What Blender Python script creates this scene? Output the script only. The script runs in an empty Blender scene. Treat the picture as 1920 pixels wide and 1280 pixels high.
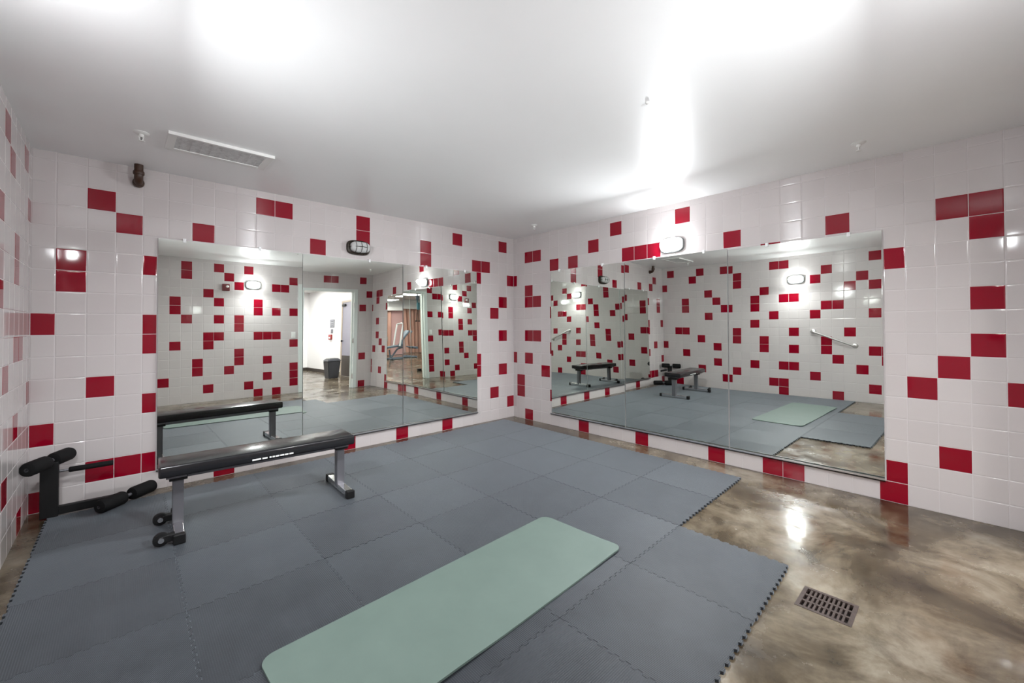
import bpy, bmesh, math, random
from mathutils import Vector, Matrix, Euler

scene = bpy.context.scene
col = scene.collection
random.seed(7)
T = 0.1524                       # wall tile pitch in metres (6 inch tile)
FLOOR = -6.95                    # floor level in tile units
CEIL = 9.40
def W(x, y, z):                  # tile units -> metres, floor at z = 0
    return Vector((x*T, y*T, (z-FLOOR)*T))

# ------------------------------------------------------------------ camera
cd = bpy.data.cameras.new('camera')
cam = bpy.data.objects.new('camera', cd); col.objects.link(cam)
F_PX, CX, CY = 786.0165, 956.6035, 601.6533
yaw, pitch, roll = 0.7482422, 0.0121893, -0.0026536
fwd = Vector((math.cos(pitch)*math.sin(yaw), math.cos(pitch)*math.cos(yaw), math.sin(pitch)))
rt0 = Vector((math.cos(yaw), -math.sin(yaw), 0)); up0 = rt0.cross(fwd)
rt = math.cos(roll)*rt0 + math.sin(roll)*up0
up = -math.sin(roll)*rt0 + math.cos(roll)*up0
m = Matrix((rt, up, -fwd)).transposed().to_4x4()
m.translation = W(-26.62512, -28.21282, 1.35743)
cam.matrix_world = m
cd.sensor_fit = 'HORIZONTAL'; cd.sensor_width = 36.0
cd.lens = 36.0*F_PX/1920
cd.shift_x = (960-CX)/1920; cd.shift_y = (CY-640)/1920
cd.clip_start = 0.02; cd.clip_end = 200
scene.camera = cam

# ------------------------------------------------------------------ world / exposure
world = bpy.data.worlds.new('world'); scene.world = world; world.use_nodes = True
world.node_tree.nodes['Background'].inputs[0].default_value = (0.8, 0.85, 0.9, 1)
world.node_tree.nodes['Background'].inputs[1].default_value = 0.02
scene.view_settings.view_transform = 'Standard'
scene.view_settings.look = 'None'
scene.view_settings.exposure = 1.52
scene.view_settings.gamma = 1.0
scene.view_settings.use_curve_mapping = False
LAMP = 27.0                      # bulkhead lamp glass emission
LAMP_W = 27.0                    # light each lit bulkhead throws into the room, watts
LAMP_SPREAD = 165.0
LAMP_TILT = 43.0                 # the lamps throw slightly downwards, degrees
PANEL = 17.0                     # hall / gym ceiling panel emission

# ------------------------------------------------------------------ materials
def new_mat(name):
    mt = bpy.data.materials.new(name); mt.use_nodes = True
    nt = mt.node_tree; return mt, nt, nt.nodes['Principled BSDF']
def mat(name, c, rough=0.5, metal=0.0, spec=0.5, coat=0.0, emit=None, estr=0.0):
    mt, nt, b = new_mat(name)
    b.inputs['Base Color'].default_value = (*c, 1); b.inputs['Roughness'].default_value = rough
    b.inputs['Metallic'].default_value = metal; b.inputs['Specular IOR Level'].default_value = spec
    b.inputs['Coat Weight'].default_value = coat
    if emit:
        b.inputs['Emission Color'].default_value = (*emit, 1); b.inputs['Emission Strength'].default_value = estr
    return mt
def noise(nt, scale, detail=4, rough=0.6, coord='Object', vec=None):
    tc = nt.nodes.new('ShaderNodeTexCoord'); n = nt.nodes.new('ShaderNodeTexNoise')
    n.inputs['Scale'].default_value = scale; n.inputs['Detail'].default_value = detail; n.inputs['Roughness'].default_value = rough
    nt.links.new(vec if vec else tc.outputs[coord], n.inputs['Vector']); return n
def ramp(nt, src, stops):
    r = nt.nodes.new('ShaderNodeValToRGB'); el = r.color_ramp.elements
    while len(el) < len(stops): el.new(0.5)
    for e, (p, c) in zip(el, stops): e.position = p; e.color = (*c, 1)
    nt.links.new(src, r.inputs['Fac']); return r
def bump(nt, b, src, strength, dist=0.002):
    n = nt.nodes.new('ShaderNodeBump'); n.inputs['Strength'].default_value = strength; n.inputs['Distance'].default_value = dist
    nt.links.new(src, n.inputs['Height']); nt.links.new(n.outputs['Normal'], b.inputs['Normal'])

def tile_mat(name, c0, c1, rough):
    mt, nt, b = new_mat(name)
    oi = nt.nodes.new('ShaderNodeObjectInfo'); mx = nt.nodes.new('ShaderNodeMix'); mx.data_type = 'RGBA'
    nt.links.new(oi.outputs['Random'], mx.inputs['Factor'])
    mx.inputs['A'].default_value = (*c0, 1); mx.inputs['B'].default_value = (*c1, 1)
    nt.links.new(mx.outputs['Result'], b.inputs['Base Color'])
    b.inputs['Roughness'].default_value = rough; b.inputs['Specular IOR Level'].default_value = 0.5
    n = noise(nt, 9, 1); bump(nt, b, n.outputs['Fac'], 0.05, 0.002)
    return mt
M = {}
M['white'] = tile_mat('glazed_white_tile', (0.570, 0.526, 0.520), (0.595, 0.550, 0.544), 0.07)
M['red'] = tile_mat('glazed_red_tile', (0.235, 0.001, 0.012), (0.265, 0.002, 0.016), 0.06)
M['grout'] = mat('grout', (0.62, 0.58, 0.58), 0.7, spec=0.3)

mt, nt, b = new_mat('ceiling_paint')
n = noise(nt, 1.2, 3); r = ramp(nt, n.outputs['Fac'], [(0.3, (0.91, 0.915, 0.915)), (0.7, (0.935, 0.94, 0.94))])
nt.links.new(r.outputs['Color'], b.inputs['Base Color']); b.inputs['Roughness'].default_value = 0.37; b.inputs['Specular IOR Level'].default_value = 0.28
n2 = noise(nt, 350, 2); bump(nt, b, n2.outputs['Fac'], 0.05, 0.001)
M['ceiling'] = mt

mt, nt, b = new_mat('stained_concrete')
n = noise(nt, 1.9, 9, 0.64); n.inputs['Distortion'].default_value = 0.45
r = ramp(nt, n.outputs['Fac'], [(0.33, (0.030, 0.0195, 0.010)), (0.44, (0.072, 0.053, 0.032)), (0.53, (0.135, 0.108, 0.074)), (0.64, (0.215, 0.183, 0.138))])
n2 = noise(nt, 5.2, 8, 0.66); n2.inputs['Distortion'].default_value = 0.3
r2 = ramp(nt, n2.outputs['Fac'], [(0.36, (0.42, 0.39, 0.36)), (0.50, (0.85, 0.84, 0.82)), (0.60, (1.0, 1.0, 1.0))])
mx = nt.nodes.new('ShaderNodeMix'); mx.data_type = 'RGBA'; mx.blend_type = 'MULTIPLY'; mx.inputs['Factor'].default_value = 0.75
nt.links.new(r.outputs['Color'], mx.inputs['A']); nt.links.new(r2.outputs['Color'], mx.inputs['B'])
nt.links.new(mx.outputs['Result'], b.inputs['Base Color'])
n3 = noise(nt, 3.1, 6, 0.65); r3 = nt.nodes.new('ShaderNodeMapRange')
r3.inputs['From Min'].default_value = 0.38; r3.inputs['From Max'].default_value = 0.62
r3.inputs['To Min'].default_value = 0.06; r3.inputs['To Max'].default_value = 0.30
nt.links.new(n3.outputs['Fac'], r3.inputs['Value']); nt.links.new(r3.outputs['Result'], b.inputs['Roughness'])
n4 = noise(nt, 9, 5, 0.6); bump(nt, b, n4.outputs['Fac'], 0.13, 0.006)
M['concrete'] = mt

mt, nt, b = new_mat('grey_foam')
uv = nt.nodes.new('ShaderNodeUVMap'); wv = nt.nodes.new('ShaderNodeTexWave')
wv.inputs['Scale'].default_value = 40; wv.inputs['Distortion'].default_value = 1.2; wv.inputs['Detail'].default_value = 1; wv.inputs['Detail Scale'].default_value = 6
nt.links.new(uv.outputs['UV'], wv.inputs['Vector'])
n = noise(nt, 4, 6, 0.7); r = ramp(nt, n.outputs['Fac'], [(0.35, (0.0105, 0.0122, 0.0155)), (0.65, (0.0205, 0.0235, 0.0285))])
nt.links.new(r.outputs['Color'], b.inputs['Base Color'])
b.inputs['Roughness'].default_value = 0.52; b.inputs['Specular IOR Level'].default_value = 0.32
b.inputs['Sheen Weight'].default_value = 0.50; b.inputs['Sheen Roughness'].default_value = 0.40; b.inputs['Sheen Tint'].default_value = (0.80, 0.90, 1.0, 1)
bump(nt, b, wv.outputs['Fac'], 0.5, 0.0012)
M['foam'] = mt

mt, nt, b = new_mat('green_mat')
n = noise(nt, 5, 3); r = ramp(nt, n.outputs['Fac'], [(0.3, (0.088, 0.124, 0.107)), (0.7, (0.099, 0.138, 0.119))])
nt.links.new(r.outputs['Color'], b.inputs['Base Color']); b.inputs['Roughness'].default_value = 0.6
n2 = noise(nt, 260, 2); bump(nt, b, n2.outputs['Fac'], 0.15, 0.001)
M['yoga'] = mt

M['mirror'] = mat('mirror_silver', (0.735, 0.765, 0.725), 0.0, metal=1.0)
M['mirror_edge'] = mat('mirror_edge', (0.62, 0.70, 0.67), 0.25)
M['channel'] = mat('aluminium_channel', (0.72, 0.72, 0.72), 0.28, metal=1.0)
M['clip'] = mat('clear_clip', (0.85, 0.86, 0.86), 0.15)
M['vinyl'] = mat('black_vinyl', (0.012, 0.012, 0.014), 0.2)
M['grey_metal'] = mat('grey_painted_steel', (0.16, 0.16, 0.175), 0.32, metal=0.5)
M['black'] = mat('black_rubber', (0.006, 0.006, 0.0065), 0.5, spec=0.3)
M['foam_black'] = mat('black_foam', (0.006, 0.006, 0.0065), 0.75, spec=0.2)
M['chrome'] = mat('chrome', (0.75, 0.75, 0.76), 0.15, metal=1.0)
M['steel'] = mat('brushed_steel', (0.70, 0.69, 0.67), 0.28, metal=1.0)
M['bronze'] = mat('dark_bronze', (0.030, 0.022, 0.014), 0.35, metal=0.3)
M['lamp_grey'] = mat('grey_lamp_housing', (0.16, 0.17, 0.17), 0.4)
M['glow'] = mat('lit_glass', (0.9, 0.9, 0.9), 0.2, emit=(0.94, 0.975, 1.0), estr=LAMP)
M['dim_glass'] = mat('ribbed_glass', (0.55, 0.56, 0.55), 0.12)
M['panel_glow'] = mat('panel_glow', (0.9, 0.9, 0.9), 0.4, emit=(1.0, 0.98, 0.97), estr=PANEL)
M['plastic'] = mat('white_plastic', (0.80, 0.80, 0.78), 0.35)
M['white_paint'] = mat('white_paint', (0.80, 0.79, 0.80), 0.5)
M['frame_paint'] = mat('pale_frame_paint', (0.70, 0.75, 0.73), 0.35)
M['rust_pipe'] = mat('brown_iron', (0.045, 0.018, 0.008), 0.4)
M['base_dark'] = mat('dark_cove_base', (0.045, 0.035, 0.03), 0.5)
M['door_purple'] = mat('grey_violet_door', (0.27, 0.26, 0.32), 0.4)
M['wood_edge'] = mat('tan_door_frame', (0.42, 0.35, 0.28), 0.5)
M['bin'] = mat('charcoal_plastic', (0.035, 0.037, 0.045), 0.4)
M['strobe_red'] = mat('alarm_red', (0.16, 0.03, 0.035), 0.35)
M['red_plastic'] = mat('red_plastic', (0.32, 0.03, 0.03), 0.4)
M['lens'] = mat('strobe_lens', (0.85, 0.83, 0.8), 0.1)
M['paper'] = mat('paper', (0.30, 0.30, 0.33), 0.7)
M['paper_grey'] = mat('grey_print', (0.09, 0.09, 0.11), 0.6)
M['curtain'] = mat('salmon_curtain', (0.86, 0.56, 0.47), 0.8)
M['curtain2'] = mat('rose_partition', (0.62, 0.38, 0.38), 0.5)
M['steel_blue'] = mat('slate_vinyl', (0.10, 0.13, 0.17), 0.45)
M['white_metal'] = mat('white_enamel', (0.75, 0.76, 0.77), 0.3)
M['teal'] = mat('teal_webbing', (0.05, 0.16, 0.20), 0.6)
M['hole'] = mat('drain_dark', (0.01, 0.006, 0.005), 0.6)
mt, nt, b = new_mat('rusty_grate')
n = noise(nt, 40, 5); r = ramp(nt, n.outputs['Fac'], [(0.3, (0.022, 0.012, 0.009)), (0.7, (0.055, 0.036, 0.030))])
nt.links.new(r.outputs['Color'], b.inputs['Base Color']); b.inputs['Roughness'].default_value = 0.6; M['rust'] = mt
mt, nt, b = new_mat('dusty_vent')
n = noise(nt, 30, 6, 0.7); r = ramp(nt, n.outputs['Fac'], [(0.30, (0.20, 0.20, 0.20)), (0.40, (0.56, 0.56, 0.56)), (0.65, (0.74, 0.74, 0.74))])
nt.links.new(r.outputs['Color'], b.inputs['Base Color']); b.inputs['Roughness'].default_value = 0.6; M['vent'] = mt

# ------------------------------------------------------------------ mesh helpers (metres)
def box(bm, a, b_, bev=0.0):
    lo = Vector((min(a[0], b_[0]), min(a[1], b_[1]), min(a[2], b_[2]))); hi = Vector((max(a[0], b_[0]), max(a[1], b_[1]), max(a[2], b_[2])))
    r = bmesh.ops.create_cube(bm, size=1.0)
    vs = r['verts']
    for v in vs: v.co = Vector((lo[i]+(v.co[i]+0.5)*(hi[i]-lo[i]) for i in range(3)))
    if bev > 0:
        es = list({e for v in vs for e in v.link_edges})
        bmesh.ops.bevel(bm, geom=es, offset=bev, segments=3, profile=0.5, affect='EDGES')
    return bm
def tube(bm, p0, p1, r0, r1=None, seg=20, caps=True):
    p0 = Vector(p0); p1 = Vector(p1); r1 = r0 if r1 is None else r1
    d = (p1-p0); L = d.length; q = d.to_track_quat('Z', 'Y')
    mm = Matrix.Translation((p0+p1)/2) @ q.to_matrix().to_4x4()
    bmesh.ops.create_cone(bm, cap_ends=caps, cap_tris=False, segments=seg, radius1=r0, radius2=r1, depth=L, matrix=mm)
def lathe(bm, prof, org, axis=(0, 0, 1), seg=24):
    q = Vector(axis).to_track_quat('Z', 'Y'); rings = []
    for r, h in prof:
        rings.append([bm.verts.new(Vector(org)+q @ Vector((r*math.cos(2*math.pi*k/seg), r*math.sin(2*math.pi*k/seg), h))) for k in range(seg)])
    for a, c in zip(rings, rings[1:]):
        for k in range(seg): bm.faces.new((a[k], a[(k+1) % seg], c[(k+1) % seg], c[k]))
    bm.faces.new(rings[0][::-1]); bm.faces.new(rings[-1])
def sweep(bm, pts, r, seg=12, caps=True):
    pts = [Vector(p) for p in pts]; rings = []; prev = None
    for i, p in enumerate(pts):
        t = (pts[min(i+1, len(pts)-1)]-pts[max(i-1, 0)]).normalized()
        if prev is None:
            nrm = t.orthogonal().normalized()
        else:
            nrm = (prev-t*prev.dot(t)).normalized()
        prev = nrm; bn = t.cross(nrm)
        rr = r[i] if isinstance(r, (list, tuple)) else r
        rings.append([bm.verts.new(p+rr*(math.cos(2*math.pi*k/seg)*nrm+math.sin(2*math.pi*k/seg)*bn)) for k in range(seg)])
    for a, c in zip(rings, rings[1:]):
        for k in range(seg): bm.faces.new((a[k], a[(k+1) % seg], c[(k+1) % seg], c[k]))
    if caps: bm.faces.new(rings[0][::-1]); bm.faces.new(rings[-1])
def obj(name, bm, mt, parent=None, smooth=None, mesh=None):
    if mesh is None:
        bmesh.ops.recalc_face_normals(bm, faces=bm.faces)
        if parent is not None and 'org' in ORG.get(parent.name, {}):
            bmesh.ops.translate(bm, verts=bm.verts, vec=-ORG[parent.name]['org'])
        mesh = bpy.data.meshes.new(name); bm.to_mesh(mesh); bm.free()
        mesh.materials.append(M[mt] if isinstance(mt, str) else mt)
        if smooth:
            for p in mesh.polygons: p.use_smooth = True
            if smooth is not True:
                mesh.set_sharp_from_angle(angle=math.radians(smooth))
    o = bpy.data.objects.new(name, mesh); col.objects.link(o)
    if parent is not None:
        o.parent = parent
        if parent.name in ORG: ORG[o.name] = ORG[parent.name]
    return o
ORG = {}
def thing(name, label, cat, loc, group=None):
    o = bpy.data.objects.new(name, None); col.objects.link(o); o.empty_display_size = 0.1
    o.location = loc; ORG[o.name] = {'org': Vector(loc)}
    o['label'] = label; o['category'] = cat
    if group: o['group'] = group
    return o
def tag(o, label, cat, group=None):
    o['label'] = label; o['category'] = cat
    if group: o['group'] = group
    return o
def struct(o): o['kind'] = 'structure'; return o
NB = bmesh.new

# ------------------------------------------------------------------ room extents (tile units)
XC, YD = -29.6, -30.80           # left wall plane, wall behind the camera
REC = 0.010                      # tile thickness: wall slab sits this far behind the tile faces
DL, DR, DTOP = -9.85, -2.15, 7.20  # doorway rough opening (outer frame)
DT = 1.0                         # thickness of the door wall
HX, HEND = 2.8, -69.0            # corridor side wall, corridor end wall
GX0, GY0 = -62.0, -90.0          # gym far corners
GC = 10.2                        # gym ceiling
# drain pocket
DRX0, DRX1, DRY0, DRY1 = -11.86, -10.58, -26.06, -24.72

# floor (one slab with a square pocket for the drain)
bm = NB()
x0, x1, y0, y1 = GX0-1, HX+1, GY0-1, 1.0
zt, zb = W(0, 0, FLOOR).z, -0.15
def fl(xa, xb, ya, yb): box(bm, (xa*T, ya*T, zb), (xb*T, yb*T, zt))
fl(x0, DRX0, y0, y1); fl(DRX1, x1, y0, y1); fl(DRX0, DRX1, y0, DRY0); fl(DRX0, DRX1, DRY1, y1)
box(bm, (DRX0*T, DRY0*T, zb), (DRX1*T, DRY1*T, -0.06))
floor = struct(obj('floor', bm, 'concrete'))

# ceiling of the room and of the gym
bm = NB(); box(bm, W(XC-1, YD-0.02, CEIL), W(1, 1, CEIL+0.8)); ceiling = struct(obj('ceiling', bm, 'ceiling'))
bm = NB(); box(bm, W(GX0-1, GY0-1, GC), W(HX+1, YD-DT+0.01, GC+0.8)); struct(obj('ceiling', bm, 'white_paint'))

# wall slabs
bm = NB(); box(bm, W(XC-1, REC, FLOOR), W(1, 1, CEIL)); wall_back = struct(obj('wall_back', bm, 'grout'))
bm = NB(); box(bm, W(REC, YD, FLOOR), W(1, REC, CEIL)); wall_right = struct(obj('wall_right', bm, 'grout'))
bm = NB(); box(bm, W(XC-1, YD-REC, FLOOR), W(XC-REC, REC, CEIL)); wall_left = struct(obj('wall_left', bm, 'grout'))
bm = NB()
box(bm, W(XC-1, YD-REC, FLOOR), W(DL, YD-DT, GC)); box(bm, W(DR, YD-REC, FLOOR), W(1, YD-DT, GC)); box(bm, W(DL, YD-REC, DTOP), W(DR, YD-DT, GC))
wall_front = struct(obj('wall_front', bm, 'grout'))
# corridor and gym shell beyond the doorway
bm = NB(); box(bm, W(1, YD-DT-0.0, FLOOR), W(HX+1, YD-DT-0.15, GC)); box(bm, W(GX0-1, YD-DT, FLOOR), W(DL-0.2, YD-DT-0.15, GC)); box(bm, W(DR+0.2, YD-DT, FLOOR), W(1, YD-DT-0.15, GC)); box(bm, W(DL-0.2, YD-DT, DTOP+0.2), W(DR+0.2, YD-DT-0.15, GC))
struct(obj('wall_gym_near', bm, 'white_paint'))
bm = NB(); box(bm, W(HX, HEND-1, FLOOR), W(HX+1, YD-DT, GC)); struct(obj('wall_corridor', bm, 'white_paint'))
bm = NB(); box(bm, W(-7, HEND, FLOOR), W(HX, HEND-1, GC)); box(bm, W(-8, HEND, FLOOR), W(-7, GY0, GC)); struct(obj('wall_corridor_end', bm, 'white_paint'))
bm = NB(); box(bm, W(GX0-1, GY0, FLOOR), W(-7, GY0-1, GC)); struct(obj('wall_gym_far', bm, 'white_paint'))
bm = NB(); box(bm, W(GX0, GY0-1, FLOOR), W(GX0-1, YD-DT, GC)); struct(obj('wall_gym_left', bm, 'white_paint'))
bm = NB(); box(bm, W(HX-0.06, HEND, FLOOR), W(HX, -50.1, FLOOR+0.65)); struct(obj('baseboard_corridor', bm, 'base_dark'))
bm = NB(); box(bm, W(-8, HEND+0.06, FLOOR), W(HX-0.06, HEND, FLOOR+0.65)); struct(obj('baseboard_corridor_end', bm, 'base_dark'))

# ------------------------------------------------------------------ wall tiles
JOINT = 0.0009                   # half joint, metres
TH = 0.0068
_tm = {}
def tile_mesh(w, h, red):
    key = (round(w, 3), round(h, 3), red)
    if key in _tm: return _tm[key]
    hw, hh = w*T/2-JOINT, h*T/2-JOINT
    rings = [(0.0075, 0.0, 0.0), (0.0035, -0.00030, 9.0), (0.0012, -0.00110, 30.0), (0.0, -0.0026, 62.0), (0.0, -TH, 90.0)]
    k = min(1.0, hw/0.012, hh/0.012)
    vs, nr, fs = [], [], []
    for ins, z, ang in rings:
        i_ = ins*k
        for sx, sy in ((-1, -1), (1, -1), (1, 1), (-1, 1)):
            vs.append((sx*(hw-i_), sy*(hh-i_), z))
            a = math.radians(ang); s = math.sin(a)/math.sqrt(2)
            nr.append(Vector((sx*s, sy*s, math.cos(a))).normalized())
    fs.append((0, 1, 2, 3))
    for r in range(len(rings)-1):
        for q in range(4):
            a, b_ = r*4+q, r*4+(q+1) % 4; fs.append((a, a+4, b_+4, b_))
    me = bpy.data.meshes.new('tile'); me.from_pydata(vs, [], fs); me.update()
    # per-corner normals: flat face stays flat, the cushioned edge rolls over
    ln = []
    for p in me.polygons:
        for li, vi in zip(p.loop_indices, p.vertices):
            rg = vi//4
            if p.index == 0: ln.append((0, 0, 1)); continue
            side = (p.index-1) % 4
            ax = ((0, -1, 0), (1, 0, 0), (0, 1, 0), (-1, 0, 0))[side]
            a = math.radians(rings[rg][2]); ln.append(tuple(Vector(ax)*math.sin(a)+Vector((0, 0, 1))*math.cos(a)))
    for p in me.polygons: p.use_smooth = True
    me.normals_split_custom_set(ln)
    me.materials.append(M['red' if red else 'white'])
    _tm[key] = me; return me
ROT = {'A': (math.pi/2, 0, 0), 'B': (math.pi/2, 0, -math.pi/2), 'C': (math.pi/2, 0, math.pi/2), 'D': (math.pi/2, 0, math.pi)}
trng = random.Random(11)
def put_tiles(wall, key, cells, pos, limit=300):
    """cells: (u0,u1,z0,z1,red,priority); pos(u,z)->world point on the tile face plane"""
    cells = sorted(cells, key=lambda c: c[5])
    for c in cells[:limit]:
        u0, u1, z0, z1, red, _ = c
        o = bpy.data.objects.new('tile', tile_mesh(u1-u0, z1-z0, red)); col.objects.link(o); o.parent = wall
        o.location = pos((u0+u1)/2, (z0+z1)/2)
        rx, ry, rz = ROT[key]
        o.rotation_euler = (rx+math.radians(trng.gauss(0, 0.10)), ry, rz+math.radians(trng.gauss(0, 0.10)))
    rest = cells[limit:]
    if rest:
        vs, fs, mi, ln = [], [], [], []
        rm = Euler(ROT[key]).to_matrix()
        for u0, u1, z0, z1, red, _ in rest:
            me = tile_mesh(u1-u0, z1-z0, red); off = len(vs); P = pos((u0+u1)/2, (z0+z1)/2)
            vs += [tuple(P+rm @ v.co) for v in me.vertices]
            for p in me.polygons: fs.append([off+i for i in p.vertices]); mi.append(1 if red else 0)
        me = bpy.data.meshes.new('tiles_rest'); me.from_pydata(vs, [], fs); me.update()
        me.materials.append(M['white']); me.materials.append(M['red'])
        me.polygons.foreach_set('material_index', mi)
        o = bpy.data.objects.new('remaining_tiles', me); col.objects.link(o); o.parent = wall; o['kind'] = 'stuff'
ROWS = [(-7, FLOOR, -6)]+[(z, z, z+1) for z in range(-6, 9)]+[(9, 9, CEIL)]
def build_wall(wall, key, edges, reds, pos, skip=lambda u0, u1, z0, z1: False, cut=None, prio=lambda u, z: 0, extra=()):
    cells = []
    for i, u0, u1 in edges:
        for j, z0, z1 in ROWS:
            a, b_ = u0, u1
            if cut:
                c = cut(a, b_, z0, z1)
                if c is None: continue
                a, b_ = c
            if skip(a, b_, z0, z1) or b_-a < 0.06: continue
            red = (i, j) in reds
            cells.append((a, b_, z0, z1, red, (-1 if red else 0)+prio((a+b_)/2, (z0+z1)/2)))
    cells += list(extra)
    put_tiles(wall, key, cells, pos)
def col_edges(lo, hi):
    out = []; i = math.floor(lo)
    while i < hi: out.append((i, max(i, lo), min(i+1, hi))); i += 1
    return out

A0, B0, C0, D0 = 0.839, 0.457, -0.28, 0.10
MA = (24.44, 3.53)               # mirror extent on the back wall, in its column units
MB = (4.24, 25.24)               # mirror extent on the right wall
REDA = {(26,7),(25,6),(19,8),(18,8),(16,6),(13,8),(13,7),(8,7),(8,6),(5,8),(0,8),(3,6),(2,6),(3,5),(-1,5),(0,3),(1,2),(0,0),(0,-3),(1,-5),(-1,-6),
        (3,-2),(3,-3),(6,-7),(10,-7),(14,-7),(21,-7),(26,-2),(24,-3),(26,-6),(25,-6),(24,-6),(28,-4),(27,4),(27,3),(28,1),(24,4),(24,1),(24,0),(22,6),(28,-7)}
REDB = {(27,6),(28,6),(28,5),(25,4),(28,2),(28,0),(27,-1),(26,-2),(29,-2),(27,-5),(25,-6),(25,-7),(7,-7),(12,-7),(17,-7),(20,-7),(21,-7),(1,7),(2,7),(4,6),(6,6),(8,7),
        (10,8),(11,6),(12,6),(13,6),(15,8),(18,6),(23,6),(-1,5),(-1,-2),(0,-4),(0,-5),(1,4),(1,3),(2,3),(1,0),(2,0),(1,-2),(1,-7),(3,-3),(4,2),(4,-1),(4,-5),(30,4),(30,-5),(30,-4)}
REDC = {(1,8),(5,8),(4,7),(6,5),(7,4),(3,4),(3,3),(6,2),(2,0),(3,0),(5,-1),(7,-2),(3,-3),(7,-4),(8,8),(8,3),(8,-6),(5,-5),(2,-7),(0,6),(0,-2),
        (9,7),(9,6),(9,0),(9,-1),(9,-5),(11,4),(11,3),(12,5),(13,8),(14,8),(14,4),(15,4),(13,2),(17,6),(17,2),(11,1),(12,-1),(12,-2),(15,0),(15,-2),(11,-4),(14,-4),(15,-4),
        (13,-6),(14,-6),(14,-7),(17,-5),(18,7),(20,5),(21,6),(22,8),(22,5),(18,3),(19,3),(22,2),(18,-1),(18,-2),(20,0),(19,-3),(21,-4),(22,-6),(19,-7),(22,-2),(23,-2),(23,-3),
        (24,1),(25,7),(25,6),(26,3),(24,-5),(27,-1),(28,-1),(29,5),(26,-4),(28,2),(29,-6),(30,8),(27,8),(30,0)}
REDD = {(-22,7),(-22,8),(-19,8),(-18,7),(-20,5),(-19,4),(-23,3),(-23,4),(-22,2),(-19,2),(-23,-1),(-20,-1),(-20,0),(-19,0),(-21,-4),(-21,-3),(-24,-5),(-20,-6),(-18,-4),(-16,8),(-17,6),
        (-15,3),(-15,4),(-13,6),(-12,6),(-11,7),(-13,3),(-11,3),(-17,1),(-17,2),(-15,0),(-14,0),(-13,0),(-11,-1),(-17,-3),(-17,-2),(-14,-3),(-14,-5),(-11,-6),(-11,-5),(-11,-4),
        (-16,-6),(-15,-7),(-13,-7),(-7,8),(-6,8),(-2,8),(-1,6),(-2,4),(-2,-3),(-2,-7),(-25,6),(-26,1),(-27,8),(-28,4),(-28,3),(-26,-2),(-29,-4),(-27,-6),(-25,-3),(-30,1),(-29,6)}
def cutA(a, b_, z0, z1):
    if z1 <= -6+1e-6 or z0 >= 6-1e-6: return a, b_
    if a >= MA[1] and b_ <= MA[0]: return None
    if a < MA[1] < b_: return a, MA[1]
    if a < MA[0] < b_: return MA[0], b_
    return a, b_
build_wall(wall_back, 'A', col_edges(-A0, 29.6-A0), REDA, lambda u, z: W(-(u+A0), 0, z), cut=cutA)
def cutB(a, b_, z0, z1):
    if z1 <= -6+1e-6 or z0 >= 6-1e-6: return a, b_
    if a >= MB[0] and b_ <= MB[1]: return None
    if a < MB[0] < b_: return a, MB[0]
    if a < MB[1] < b_: return MB[1], b_
    return a, b_
build_wall(wall_right, 'B', col_edges(-B0, -YD-B0), REDB, lambda u, z: W(0, -(u+B0), z), cut=cutB, prio=lambda u, z: 1 if u > 30 and z > 7 else 0,
           extra=[(max(u, 18.3), min(u+1, 25.24), 5.84, 6.0, u == 20, -1) for u in range(18, 26)])
build_wall(wall_left, 'C', col_edges(-C0, -YD-C0), REDC, lambda u, z: W(XC, -(u+C0), z), prio=lambda u, z: max(u-16, 0)+0.01*abs(z))
cells = []
for i, u0, u1 in col_edges(XC-D0, 0-D0):
    for j, z0, z1 in ROWS:
        a, b_ = u0, u1; l, r = DL-D0, DR-D0
        zz0 = z0
        if z0 < DTOP:
            if a >= l and b_ <= r:
                if z1 <= DTOP: continue
                zz0 = DTOP
            elif a < l < b_ and z1 <= DTOP: b_ = l
            elif a < r < b_ and z1 <= DTOP: a = r
        if b_-a < 0.06 or z1-zz0 < 0.06: continue
        red = (i, j) in REDD
        cells.append((a, b_, zz0, z1, red, -1 if red else max(0, -23-a)+0.001*abs(a+12)))
put_tiles(wall_front, 'D', cells, lambda u, z: W(u+D0, YD, z))

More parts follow.
